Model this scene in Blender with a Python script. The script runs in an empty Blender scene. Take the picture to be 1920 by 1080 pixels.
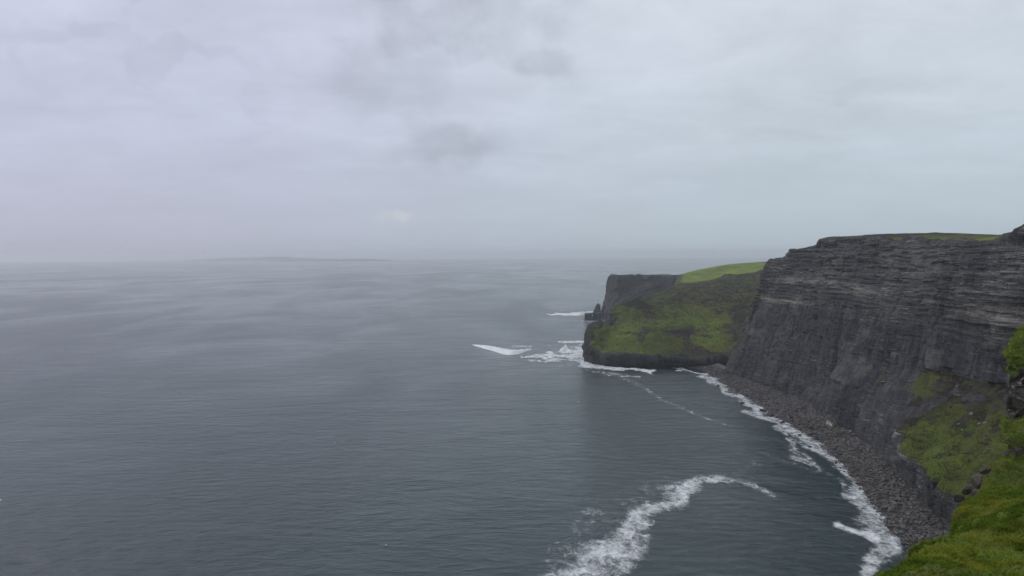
import bpy, math, random
import numpy as np
from mathutils import Vector, Matrix
random.seed(7); RNG = np.random.default_rng(11)
S = bpy.context.scene; COL = S.collection
R = math.radians
# ------------------------------------------------------------------ camera
CAMZ = 130.0; F = 1387.0
PITCH = math.atan(64 / F); ROLL = R(-0.30)
cam_d = bpy.data.cameras.new('camera'); cam = bpy.data.objects.new('camera', cam_d); COL.objects.link(cam)
cam_d.sensor_width = 36; cam_d.lens = 36 * F / 1920; cam_d.clip_start = 0.3; cam_d.clip_end = 120000
cam.matrix_world = Matrix.Translation((0, 0, CAMZ)) @ Matrix.Rotation(R(90) - PITCH, 4, 'X') @ Matrix.Rotation(ROLL, 4, 'Z')
S.camera = cam
MW = np.array(cam.matrix_world)
EARTH = 1e13        # the sea is laid flat and ends at the horizon's real dip
def ray(px, py):
    v = MW[:3, :3] @ np.array([(px - 960) / F, (540 - py) / F, -1.0])
    return v
def W(px, py, z=None, d=None):
    """a point of the place from where it is seen in the photo and its height z or its distance ahead d"""
    v = ray(px, py)
    t = (z - CAMZ) / v[2] if z is not None else d / v[1]
    return np.array([v[0] * t, v[1] * t, CAMZ + v[2] * t])
def PROJ(p):
    q = (np.asarray(p, float) - MW[:3, 3]) @ MW[:3, :3]
    return 960 + F * q[..., 0] / -q[..., 2], 540 - F * q[..., 1] / -q[..., 2]
# ------------------------------------------------------------------ sky, sun, exposure
SUN_EL, SUN_AZ = R(44), R(-72)       # azimuth from +Y (ahead) towards +X (right)
world = bpy.data.worlds.new('World'); S.world = world; world.use_nodes = True
class NT:
    def __init__(s, t): s.t = t; t.nodes.clear()
    def n(s, kind, **k):
        nd = s.t.nodes.new(kind)
        for a, b in k.items():
            if a.startswith('i_'):
                key = a[2:].replace('_', ' ')
                nd.inputs[int(key) if key.isdigit() else key].default_value = b
            else: setattr(nd, a, b)
        return nd
    def set(s, sock, v):
        if isinstance(v, bpy.types.NodeSocket): s.t.links.new(v, sock)
        elif v is not None: sock.default_value = v
    def math(s, op, a, b=None, c=None, clamp=False):
        nd = s.n('ShaderNodeMath', operation=op, use_clamp=clamp)
        for i, v in enumerate((a, b, c)): s.set(nd.inputs[i], v)
        return nd.outputs[0]
    def vmath(s, op, a, b=None, out=0):
        nd = s.n('ShaderNodeVectorMath', operation=op)
        s.set(nd.inputs[0], a); s.set(nd.inputs[1], b)
        return nd.outputs[out]
    def mix(s, f, a, b, mode='MIX'):
        nd = s.n('ShaderNodeMix', data_type='RGBA', blend_type=mode)
        nd.clamp_factor = True
        fix = lambda c: (*c, 1.0) if isinstance(c, tuple) and len(c) == 3 else c
        s.set(nd.inputs[0], f); s.set(nd.inputs[6], fix(a)); s.set(nd.inputs[7], fix(b))
        return nd.outputs[2]
    def ramp(s, v, lo, hi, a=0.0, b=1.0, smooth=True):
        nd = s.n('ShaderNodeMapRange', interpolation_type='SMOOTHSTEP' if smooth else 'LINEAR')
        s.set(nd.inputs[0], v)
        for i, x in zip((1, 2, 3, 4), (lo, hi, a, b)): nd.inputs[i].default_value = x
        return nd.outputs[0]
    def scale(s, vec, sc, off=(0, 0, 0)):
        nd = s.n('ShaderNodeMapping'); s.set(nd.inputs[0], vec)
        nd.inputs['Scale'].default_value = sc; nd.inputs['Location'].default_value = off
        return nd.outputs[0]
    def noise(s, vec, sc, detail=4, rough=0.55, dist=0.0):
        nd = s.n('ShaderNodeTexNoise'); s.set(nd.inputs['Vector'], vec)
        nd.inputs['Scale'].default_value = sc; nd.inputs['Detail'].default_value = detail
        nd.inputs['Roughness'].default_value = rough; nd.inputs['Distortion'].default_value = dist
        return nd.outputs[0]
w = NT(world.node_tree)
tc = w.n('ShaderNodeTexCoord').outputs['Generated']
D = w.vmath('NORMALIZE', tc)
sep = w.n('ShaderNodeSeparateXYZ'); w.set(sep.inputs[0], D)
dx, dy, dz = sep.outputs
sky = w.n('ShaderNodeTexSky', sky_type='NISHITA', sun_disc=False, sun_elevation=SUN_EL, sun_rotation=SUN_AZ)
nish = w.vmath('SCALE', sky.outputs[0]); nish.node.inputs['Scale'].default_value = 0.10
# cloud sheet: soft layers on a plane overhead
inv = w.math('DIVIDE', 1.0, w.math('ADD', w.math('MAXIMUM', dz, 0.0), 0.22))
plane = w.vmath('SCALE', D); w.t.links.new(inv, plane.node.inputs['Scale'])
n1 = w.noise(w.scale(plane, (1.0, 1.6, 0.4)), 1.6, 7, 0.55, 0.35)
n2 = w.noise(w.scale(plane, (1, 1, 1), (5, 3, 2)), 5.0, 6, 0.6, 0.5)
side = w.ramp(dx, -0.62, 0.45)           # lavender on the left, greener grey on the right
lo = w.mix(side, (0.42, 0.435, 0.56), (0.42, 0.51, 0.585))
hi = w.mix(side, (0.64, 0.665, 0.815), (0.69, 0.745, 0.815))
el = w.ramp(dz, 0.0, 0.34, smooth=False)
el = w.math('POWER', el, 0.75)
base = w.mix(el, lo, hi)
v = w.math('ADD', w.math('MULTIPLY', w.math('SUBTRACT', n1, 0.5), 0.40), w.math('MULTIPLY', w.math('SUBTRACT', n2, 0.5), 0.20))
lowfade = w.ramp(dz, 0.02, 0.18, 0.25, 1.0)
v = w.math('MULTIPLY', v, lowfade)
shade = w.math('ADD', 1.0, v)
def blob(px, py, rx, ry, dist=0.6, soft=(0.45, 1.1), sc=9.0, detail=5):
    c = ray(px, py); c = c / np.linalg.norm(c)
    nv = w.n('ShaderNodeTexNoise'); w.set(nv.inputs['Vector'], D); nv.inputs['Scale'].default_value = sc; nv.inputs['Detail'].default_value = detail
    off = w.vmath('SUBTRACT', w.vmath('SUBTRACT', D, tuple(c)), w.vmath('SCALE', w.vmath('SUBTRACT', nv.outputs['Color'], (0.5, 0.5, 0.5))))
    off.node.inputs[1].links[0].from_node.inputs['Scale'].default_value = dist * rx / F
    q = w.vmath('MULTIPLY', off, (F / rx, F / rx * 0.3, F / ry))
    return w.ramp(w.vmath('LENGTH', q, out=1), soft[0], soft[1], 1.0, 0.0)
grey = w.math('MAXIMUM', blob(860, 60, 190, 95, 2.2, (0.2, 1.25)), blob(825, 262, 125, 55, 2.2, (0.2, 1.25)))
grey = w.math('MAXIMUM', grey, w.math('MULTIPLY', blob(1010, 110, 70, 38, 1.5), 0.8))
grey = w.math('MAXIMUM', grey, w.math('MULTIPLY', blob(740, 150, 120, 80, 1.8), 0.5))
grey = w.math('MAXIMUM', grey, w.math('MULTIPLY', blob(200, 70, 280, 40, 2.0), 0.28))
grey = w.math('MAXIMUM', grey, w.math('MULTIPLY', blob(1650, 165, 120, 25, 1.6), 0.22))
mott = w.ramp(w.noise(D, 14.0, 5, 0.6, 0.6), 0.3, 0.7, 0.6, 1.0)
grey = w.math('MULTIPLY', grey, mott)
shade = w.math('SUBTRACT', shade, w.math('MULTIPLY', grey, 0.28))
clouds = w.vmath('SCALE', base); w.t.links.new(shade, clouds.node.inputs['Scale'])
puff = w.math('MAXIMUM', blob(752, 406, 26, 13, 1.3, (0.3, 1.1), 40), w.math('MULTIPLY', blob(725, 402, 30, 9, 1.3, (0.3, 1.1), 40), 0.5))
clouds = w.mix(w.math('MULTIPLY', puff, 0.55), clouds, (0.60, 0.63, 0.66))
skycol = w.mix(0.93, nish, clouds)
# below the horizon the world is what dim sea light comes from
bg = w.n('ShaderNodeBackground'); w.set(bg.inputs[0], skycol); bg.inputs[1].default_value = 1.0
wo = w.n('ShaderNodeOutputWorld'); w.t.links.new(bg.outputs[0], wo.inputs[0])
ld = bpy.data.lights.new('sun', 'SUN'); ld.energy = 1.1; ld.angle = R(24); ld.color = (1.0, 0.97, 0.92)
sun = bpy.data.objects.new('sun', ld); COL.objects.link(sun)
# high veiled sun out over the sea, left of the view
sd = Vector((math.sin(SUN_AZ) * math.cos(SUN_EL), math.cos(SUN_AZ) * math.cos(SUN_EL), math.sin(SUN_EL)))
sun.rotation_euler = sd.to_track_quat('Z', 'Y').to_euler()
sky.sun_rotation = SUN_AZ
S.view_settings.view_transform = 'Standard'; S.view_settings.look = 'None'
S.view_settings.exposure = 0.0; S.view_settings.gamma = 1.0
S.render.engine = 'CYCLES'
S.cycles.max_bounces = 5; S.cycles.diffuse_bounces = 2; S.cycles.glossy_bounces = 2
S.cycles.volume_bounces = 3; S.cycles.transparent_max_bounces = 12
S.cycles.use_denoising = True
# ------------------------------------------------------------------ noise
_P = np.random.default_rng(3).permutation(256).astype(np.int64); _P = np.concatenate([_P, _P, _P])
_G = np.random.default_rng(5).normal(size=(256, 3)); _G /= np.linalg.norm(_G, axis=1)[:, None]
def perlin(x, y, z):
    x, y, z = np.broadcast_arrays(np.asarray(x, float), y, z)
    xi, yi, zi = (np.floor(a).astype(np.int64) for a in (x, y, z))
    xf, yf, zf = x - xi, y - yi, z - zi
    u, v_, w_ = (t * t * t * (t * (t * 6 - 15) + 10) for t in (xf, yf, zf))
    r = 0
    for i in (0, 1):
        for j in (0, 1):
            for k in (0, 1):
                g = _G[_P[_P[_P[(xi + i) & 255] + ((yi + j) & 255)] + ((zi + k) & 255)]]
                dd = g[..., 0] * (xf - i) + g[..., 1] * (yf - j) + g[..., 2] * (zf - k)
                r = r + dd * (u if i else 1 - u) * (v_ if j else 1 - v_) * (w_ if k else 1 - w_)
    return r * 1.4
def fbm(x, y, z, o=4, lac=2.1, g=0.5):
    s, a = 0, 1.0
    for i in range(o):
        s = s + a * perlin(x + 17.3 * i, y - 9.1 * i, z + 4.7 * i); x, y, z = x * lac, y * lac, z * lac; a *= g
    return s
def ridged(x, y, z, o=4):
    s, a = 0, 1.0
    for i in range(o):
        s = s + a * (1 - 2 * np.abs(perlin(x + 7.3 * i, y + 3.1 * i, z - 5.7 * i))); x, y, z = x * 2.1, y * 2.1, z * 2.1; a *= 0.5
    return s
def sstep(x, a, b):
    t = np.clip((np.asarray(x, float) - a) / (b - a), 0, 1); return t * t * (3 - 2 * t)
# ------------------------------------------------------------------ object helpers
def link(o, parent=None): COL.objects.link(o); o.parent = parent; return o
def tag(o, label=None, cat=None, group=None, kind=None):
    if label: o['label'] = label
    if cat: o['category'] = cat
    if group: o['group'] = group
    if kind: o['kind'] = kind
    return o
def thing(name, label, cat, loc=(0, 0, 0), group=None):
    o = bpy.data.objects.new(name, None); o.empty_display_size = 1; o.location = loc
    link(o); return tag(o, label, cat, group)
def npmesh(name, V, faces, mat, parent=None, attrs=None, smooth=True):
    """faces: (n,k) int array; attrs: dict name -> (n,) or (n,4) per-vertex"""
    V = np.asarray(V, float); faces = np.asarray(faces, np.int32)
    if parent is not None: V = V - np.array(parent.location)
    me = bpy.data.meshes.new(name); k = faces.shape[1]
    me.vertices.add(len(V)); me.vertices.foreach_set('co', V.astype(np.float32).ravel())
    me.loops.add(faces.size); me.loops.foreach_set('vertex_index', faces.ravel())
    me.polygons.add(len(faces)); me.polygons.foreach_set('loop_start', np.arange(0, faces.size, k, dtype=np.int32))
    me.polygons.foreach_set('loop_total', np.full(len(faces), k, np.int32))
    me.polygons.foreach_set('use_smooth', np.full(len(faces), smooth))
    me.update(calc_edges=True); me.validate()
    for an, av in (attrs or {}).items():
        if av.ndim == 1:
            a = me.attributes.new(an, 'FLOAT', 'POINT'); a.data.foreach_set('value', av.astype(np.float32))
        else:
            a = me.attributes.new(an, 'FLOAT_COLOR', 'POINT'); a.data.foreach_set('color', av.astype(np.float32).ravel())
    me.materials.append(mat)
    return link(bpy.data.objects.new(name, me), parent)
def submesh(V, faces, keep, attrs):
    f = faces[keep]; used = np.unique(f); remap = np.full(len(V), -1); remap[used] = np.arange(len(used))
    return V[used], remap[f], {a: b[used] for a, b in attrs.items()}
def catmull(C, t):
    """C (n,...) control values, t in [0,n-1]"""
    n = len(C); i = np.clip(np.floor(t).astype(int), 0, n - 2); f = (t - i)
    f = f.reshape(f.shape + (1,) * (C.ndim - 1))
    g = lambda k: C[np.clip(i + k, 0, n - 1)]
    p0, p1, p2, p3 = g(-1), g(0), g(1), g(2)
    return 0.5 * (2 * p1 + (p2 - p0) * f + (2 * p0 - 5 * p1 + 4 * p2 - p3) * f ** 2 + (3 * p1 - 3 * p2 + p3 - p0) * f ** 3)
def lin(C, t):
    n = len(C); i = np.clip(np.floor(t).astype(int), 0, n - 2); f = (t - i).reshape((-1,) + (1,) * (C.ndim - 1))
    return C[i] * (1 - f) + C[i + 1] * f
def steps(counts):
    return np.concatenate([np.linspace(i, i + 1, c, endpoint=False) for i, c in enumerate(counts)] + [[len(counts)]])
def sheet(C, rows, cols, smooth_rows=False, smooth_cols=True):
    """C (R, K, 3) control grid -> dense (M, N, 3) points and the row / column parameters"""
    tr, tcn = steps(rows), steps(cols)
    A = (catmull if smooth_rows else lin)(C, tr)
    A = np.swapaxes((catmull if smooth_cols else lin)(np.swapaxes(A, 0, 1), tcn), 0, 1)
    return A, tr, tcn
def normals(P):
    du = np.gradient(P, axis=1); dv = np.gradient(P, axis=0)
    n = np.cross(du, dv); n /= np.maximum(np.linalg.norm(n, axis=2, keepdims=True), 1e-9)
    return n
def gridfaces(M, N, flip=False):
    i = np.arange(M - 1)[:, None] * N + np.arange(N - 1)[None, :]
    f = np.stack([i, i + 1, i + N + 1, i + N], -1).reshape(-1, 4)
    return f[:, ::-1] if flip else f
# ------------------------------------------------------------------ materials
def material(name):
    m = bpy.data.materials.new(name); m.use_nodes = True
    t = NT(m.node_tree); out = t.n('ShaderNodeOutputMaterial')
    return m, t, out
def finish(t, out, col, rough=0.9, bump=None, bdist=0.2, bstr=1.0, spec=0.25):
    p = t.n('ShaderNodeBsdfPrincipled'); t.set(p.inputs['Base Color'], (*col, 1) if isinstance(col, tuple) else col)
    t.set(p.inputs['Roughness'], rough); p.inputs['Specular IOR Level'].default_value = spec
    if bump is not None:
        b = t.n('ShaderNodeBump'); t.set(b.inputs['Height'], bump); b.inputs['Distance'].default_value = bdist; b.inputs['Strength'].default_value = bstr
        t.t.links.new(b.outputs[0], p.inputs['Normal'])
    t.t.links.new(p.outputs[0], out.inputs[0]); return p
def pos(t): return t.n('ShaderNodeNewGeometry').outputs['Position']
def attr(t, name):
    a = t.n('ShaderNodeAttribute', attribute_name=name); s = t.n('ShaderNodeSeparateColor'); t.t.links.new(a.outputs['Color'], s.inputs[0])
    return s.outputs
def grass_colour(t, P, bright, sc=1.0):
    a = t.noise(P, 0.035 * sc, 5, 0.6, 0.4); b = t.noise(P, 0.4 * sc, 5, 0.65)
    dull = t.mix(t.ramp(a, 0.35, 0.65), (0.052, 0.064, 0.014), (0.074, 0.074, 0.024))
    dull = t.mix(t.ramp(b, 0.35, 0.7), dull, (0.040, 0.062, 0.014))
    vivid = t.mix(t.ramp(a, 0.35, 0.65), (0.095, 0.165, 0.022), (0.185, 0.240, 0.030))
    vivid = t.mix(t.ramp(b, 0.4, 0.75), vivid, (0.15, 0.17, 0.02))
    return t.mix(bright, dull, vivid), b
def rock_material(name, dark, mid, pale, upper=95.0, k=1.0, bb=0.6, shear=0.0):
    m, t, out = material(name); P = pos(t)
    sp = t.n('ShaderNodeSeparateXYZ'); t.set(sp.inputs[0], P); z = sp.outputs[2]
    at = attr(t, 'mask')
    warp = t.noise(P, 0.03 * k, 3, 0.5)
    wz = t.math('ADD', z, t.math('MULTIPLY', warp, 3.0 / k))
    cx = t.n('ShaderNodeCombineXYZ'); t.set(cx.inputs[0], sp.outputs[0]); t.set(cx.inputs[1], sp.outputs[1]); t.set(cx.inputs[2], wz)
    beds = t.noise(t.scale(cx.outputs[0], (0.022 * k, 0.022 * k, 0.62 * k)), 1.0, 6, 0.62)
    beds2 = t.noise(t.scale(cx.outputs[0], (0.06 * k, 0.06 * k, 1.9 * k), (3, 1, 7)), 1.0, 5, 0.7)
    jx = t.n('ShaderNodeCombineXYZ'); t.set(jx.inputs[0], t.math('MULTIPLY', sp.outputs[0], 0.2 if shear else 1.0))
    t.set(jx.inputs[1], t.math('SUBTRACT', sp.outputs[1], t.math('MULTIPLY', sp.outputs[0], shear))); t.set(jx.inputs[2], z)
    joints = t.noise(t.scale(jx.outputs[0], (0.20 * k, 0.20 * k, 0.028 * k)), 1.0, 6, 0.62, 0.3)
    blot = t.noise(P, 0.045 * k, 6, 0.62, 0.4)
    fine = t.noise(P, 0.9 * k, 6, 0.7)
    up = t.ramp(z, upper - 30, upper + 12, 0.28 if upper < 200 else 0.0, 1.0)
    pat = t.math('ADD', t.math('MULTIPLY', beds, up), t.math('MULTIPLY', joints, t.math('SUBTRACT', 1.0, up)))
    pat = t.math('ADD', t.math('MULTIPLY', pat, 0.68), t.math('MULTIPLY', blot, 0.32))
    col = t.mix(t.ramp(pat, 0.41, 0.59), dark, mid)
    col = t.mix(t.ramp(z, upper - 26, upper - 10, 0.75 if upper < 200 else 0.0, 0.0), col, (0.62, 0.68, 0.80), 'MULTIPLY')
    shade_blots = t.noise(t.scale(P, (0.012 * k, 0.012 * k, 0.006 * k), (4, 9, 2)), 1.0, 5, 0.6, 0.8)
    col = t.mix(t.ramp(shade_blots, 0.46, 0.60, 0.0, 0.62), col, tuple(0.62 * c for c in dark))  # broad dark patches: shade of recessed faces painted into the rock colour
    col = t.mix(t.ramp(t.noise(t.scale(P, (0.02 * k, 0.02 * k, 0.03 * k), (1, 2, 9)), 1.0, 6, 0.65, 0.5), 0.52, 0.66, 0.0, 0.7), col, tuple(1.75 * c for c in mid))
    col = t.mix(t.math('MULTIPLY', t.ramp(fine, 0.42, 0.72), 0.45), col, tuple(1.45 * c for c in mid))
    pl = t.math('MULTIPLY', t.ramp(beds2, 0.54, 0.62), t.ramp(fine, 0.40, 0.55))
    pl = t.math('MULTIPLY', pl, t.ramp(t.noise(P, 0.022 * k, 4, 0.6), 0.42, 0.58, 0.10, 0.9))
    pl = t.math('MULTIPLY', pl, t.math('ADD', 0.3, t.math('MULTIPLY', up, 0.7)))
    pl = t.math('MAXIMUM', pl, t.math('MULTIPLY', at[2], t.ramp(beds2, 0.40, 0.58)))
    col = t.mix(pl, col, pale)
    # moss and grass where the attribute says it roots, broken by fine noise
    gc, gb = grass_colour(t, P, at[1], 1.0 * k)
    gm = t.ramp(t.math('ADD', at[0], t.math('MULTIPLY', t.math('SUBTRACT', t.noise(P, 0.28 * k, 6, 0.7), 0.5), 0.9)), 0.40, 0.62)
    col = t.mix(gm, col, gc)
    h = t.math('ADD', t.math('MULTIPLY', beds2, bb), t.math('ADD', t.math('MULTIPLY', fine, 0.6), t.math('MULTIPLY', joints, 0.8)))
    finish(t, out, col, 0.85, h, 1.1 / k, 0.9)
    return m
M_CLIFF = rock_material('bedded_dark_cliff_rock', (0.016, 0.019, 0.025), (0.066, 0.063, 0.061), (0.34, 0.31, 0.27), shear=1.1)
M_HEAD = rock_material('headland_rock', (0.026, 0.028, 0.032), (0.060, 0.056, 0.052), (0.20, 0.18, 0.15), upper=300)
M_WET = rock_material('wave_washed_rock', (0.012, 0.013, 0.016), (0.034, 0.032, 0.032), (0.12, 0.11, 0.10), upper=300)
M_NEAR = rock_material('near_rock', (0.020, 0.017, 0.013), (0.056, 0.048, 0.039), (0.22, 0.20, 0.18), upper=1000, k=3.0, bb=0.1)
def grass_material(name, sc=1.0, bump=0.4):
    m, t, out = material(name); P = pos(t); at = attr(t, 'mask')
    gc, gb = grass_colour(t, P, at[1], sc)
    heath = t.mix(t.ramp(t.noise(P, 0.3 * sc, 5, 0.7), 0.35, 0.68), (0.024, 0.021, 0.017), (0.086, 0.072, 0.054))
    hb = t.noise(t.scale(P, (0.025 * sc, 0.018 * sc, 0.10 * sc)), 1.0, 7, 0.68, 0.6)
    heath = t.mix(t.ramp(hb, 0.40, 0.60), tuple(c * 0.8 for c in (0.024, 0.021, 0.017)), heath)
    heath = t.mix(t.ramp(t.noise(P, 0.02 * sc, 6, 0.7, 0.5), 0.50, 0.64, 0.0, 0.6), heath, (0.058, 0.060, 0.026))
    gn = t.math('ADD', t.math('MULTIPLY', t.math('SUBTRACT', t.noise(P, 0.09 * sc, 6, 0.72, 0.5), 0.5), 0.9), t.math('MULTIPLY', t.math('SUBTRACT', hb, 0.5), 0.9))
    gm = t.ramp(t.math('ADD', at[0], t.math('MULTIPLY', gn, 1.5)), 0.43, 0.57)
    gc = t.mix(t.ramp(hb, 0.42, 0.53, 0.5, 0.0), gc, (0.050, 0.048, 0.018))
    gc = t.mix(t.ramp(t.noise(P, 0.06 * sc, 6, 0.75, 0.3), 0.50, 0.60, 0.0, 0.55), gc, (0.105, 0.098, 0.030))
    col = t.mix(gm, heath, gc)
    col = t.mix(t.math('MULTIPLY', t.ramp(t.noise(P, 0.55 * sc, 5, 0.7), 0.62, 0.74), at[2]), col, (0.30, 0.29, 0.25))
    finish(t, out, col, 0.95, t.math('ADD', t.noise(P, 0.8 * sc, 6, 0.7), t.math('MULTIPLY', hb, 5.0)), bump / sc * 2, 0.9, 0.12)
    return m
M_SLOPE = grass_material('rough_hill_grass')
M_SHELF = grass_material('ledge_grass', 2.6)
M_TURF = grass_material('tussock_turf', 4.0, 0.4)
def blade_material():
    m, t, out = material('grass_blades'); P = pos(t)
    a = t.noise(P, 0.9, 4, 0.6); b = t.noise(P, 6.0, 3, 0.6); c = t.noise(P, 0.25, 3, 0.5)
    col = t.mix(t.ramp(a, 0.35, 0.65), (0.110, 0.160, 0.020), (0.205, 0.215, 0.032))
    col = t.mix(t.math('MULTIPLY', t.ramp(b, 0.45, 0.7), 0.45), col, (0.27, 0.26, 0.04))
    col = t.mix(t.math('MULTIPLY', t.ramp(c, 0.45, 0.62), 0.75), col, (0.060, 0.120, 0.014))
    d = t.n('ShaderNodeBsdfDiffuse'); t.set(d.inputs[0], col)
    tr = t.n('ShaderNodeBsdfTranslucent'); t.set(tr.inputs[0], col)
    mx = t.n('ShaderNodeMixShader'); mx.inputs[0].default_value = 0.3
    t.t.links.new(d.outputs[0], mx.inputs[1]); t.t.links.new(tr.outputs[0], mx.inputs[2]); t.t.links.new(mx.outputs[0], out.inputs[0])
    return m
M_BLADE = blade_material()
def stone_material(name, a, b, rough=0.8, each=False):
    m, t, out = material(name); P = pos(t)
    oi = t.n('ShaderNodeObjectInfo').outputs['Random']
    n = t.noise(P, 0.6, 6, 0.7); big = t.noise(P, 0.35, 1, 0.5)
    col = t.mix(t.ramp(n, 0.35, 0.7), a, b)
    col = t.mix(t.math('MULTIPLY', t.ramp(big, 0.45, 0.62), 0.7), col, tuple(0.55 * c for c in a))
    if each:
        at = attr(t, 'mask')
        col = t.mix(t.ramp(at[0], 0.60, 1.0, 0.0, 0.6), col, (0.22, 0.20, 0.185)); col = t.mix(t.ramp(at[1], 0.45, 1.0, 0.0, 0.7), col, (0.022, 0.021, 0.022))
    finish(t, out, col, rough, n, 0.3, 0.8, 0.35)
    return m
M_SHINGLE = stone_material('beach_stone', (0.062, 0.056, 0.054), (0.135, 0.125, 0.118))
M_STONES = stone_material('loose_beach_stones', (0.062, 0.056, 0.054), (0.135, 0.125, 0.118), 0.8, True)
M_BOULDER = stone_material('dark_boulder_stone', (0.035, 0.033, 0.034), (0.10, 0.092, 0.088))
M_PALE = stone_material('pale_boulder_stone', (0.26, 0.25, 0.23), (0.48, 0.46, 0.42))
def sea_material():
    m, t, out = material('sea_water'); P = pos(t)
    # wind waves (short, long), swell, and slow patches where the wind roughens the surface
    p1 = t.scale(P, (0.085, 0.19, 0.1)); p1.node.inputs['Rotation'].default_value = (0, 0, R(12))
    a = t.noise(p1, 1.0, 6, 0.62, 0.4)
    p2 = t.scale(P, (0.015, 0.034, 0.02)); p2.node.inputs['Rotation'].default_value = (0, 0, R(-14))
    b = t.noise(p2, 1.0, 4, 0.55, 0.5)
    p3 = t.scale(P, (0.0028, 0.0045, 0.002)); p3.node.inputs['Rotation'].default_value = (0, 0, R(-20))
    c = t.noise(p3, 1.0, 4, 0.6, 0.8)
    patch = t.noise(t.scale(P, (0.0018, 0.0008, 0.001)), 1.0, 3, 0.55, 0.6)
    p4 = t.scale(P, (0.0045, 0.0022, 0.003)); p4.node.inputs['Rotation'].default_value = (0, 0, R(28))
    pt2 = t.noise(p4, 1.0, 5, 0.6, 1.0)
    patch = t.math('ADD', t.math('MULTIPLY', patch, 0.5), t.math('MULTIPLY', pt2, 0.5))
    h = t.math('ADD', t.math('MULTIPLY', a, t.ramp(patch, 0.38, 0.62, 1.1, 2.8)), t.math('ADD', t.math('MULTIPLY', b, 3.2), t.math('MULTIPLY', c, 6.0)))
    deep = t.mix(t.ramp(patch, 0.35, 0.65), (0.014, 0.031, 0.035), (0.021, 0.036, 0.038))
    p = finish(t, out, deep, t.ramp(patch, 0.38, 0.62, 0.12, 0.26), h, 1.0, 0.75, 0.5)
    p.inputs['IOR'].default_value = 1.333
    return m
M_SEA = sea_material()
def foam_material(name='sea_foam', solid=False):
    m, t, out = material(name); P = pos(t)
    n = t.noise(t.scale(P, (0.16, 0.10, 0.2)), 1.0, 8, 0.68, 0.8)
    n2 = t.noise(t.scale(P, (0.6, 0.45, 0.6)), 1.0, 6, 0.7, 0.6)
    p = t.n('ShaderNodeBsdfPrincipled'); p.inputs['Roughness'].default_value = 0.8
    col = t.mix(t.ramp(n2, 0.3, 0.7), (0.56, 0.60, 0.61), (0.88, 0.90, 0.90))
    t.set(p.inputs['Base Color'], col)
    b = t.n('ShaderNodeBump'); t.set(b.inputs['Height'], n2); b.inputs['Distance'].default_value = 0.8; t.t.links.new(b.outputs[0], p.inputs['Normal'])
    if solid:
        t.t.links.new(p.outputs[0], out.inputs[0]); return m
    at = attr(t, 'mask')
    k = t.math('ADD', at[0], t.math('ADD', t.math('MULTIPLY', t.math('SUBTRACT', n, 0.5), 1.9), t.math('MULTIPLY', t.math('SUBTRACT', n2, 0.5), 0.7)))
    al = t.math('MULTIPLY', t.ramp(k, 0.22, 1.20), at[1])
    tr = t.n('ShaderNodeBsdfTransparent'); mx = t.n('ShaderNodeMixShader'); t.set(mx.inputs[0], al)
    t.t.links.new(tr.outputs[0], mx.inputs[1]); t.t.links.new(p.outputs[0], mx.inputs[2]); t.t.links.new(mx.outputs[0], out.inputs[0])
    return m
M_FOAM = foam_material(); M_SURF = foam_material('breaking_water', True)
def plain(name, col, rough=0.8):
    m, t, out = material(name); P = pos(t)
    c = t.mix(t.ramp(t.noise(P, 3.0, 4), 0.3, 0.7), col, tuple(0.8 * x for x in col)); finish(t, out, c, rough); return m
# ------------------------------------------------------------------ sea
def build_sea():
    rad = np.concatenate([[1.0, 200, 400, 700, 1000, 1500, 2200], np.geomspace(3000, 20000, 30)])
    ang = np.linspace(0, 2 * math.pi, 361)[:-1]
    V = np.stack([np.outer(rad, np.cos(ang)), np.outer(rad, np.sin(ang)), -np.outer(rad ** 2, np.ones(360)) / (2 * EARTH)], -1)
    n = 360; i = np.arange(len(rad) - 1)[:, None] * n; j = np.arange(n)[None, :]; k = (j + 1) % n
    f = np.stack([i + j, i + n + j, i + n + k, i + k], -1).reshape(-1, 4)
    o = npmesh('sea', V.reshape(-1, 3), f, M_SEA); tag(o, kind='structure')
    return o
build_sea()
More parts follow.
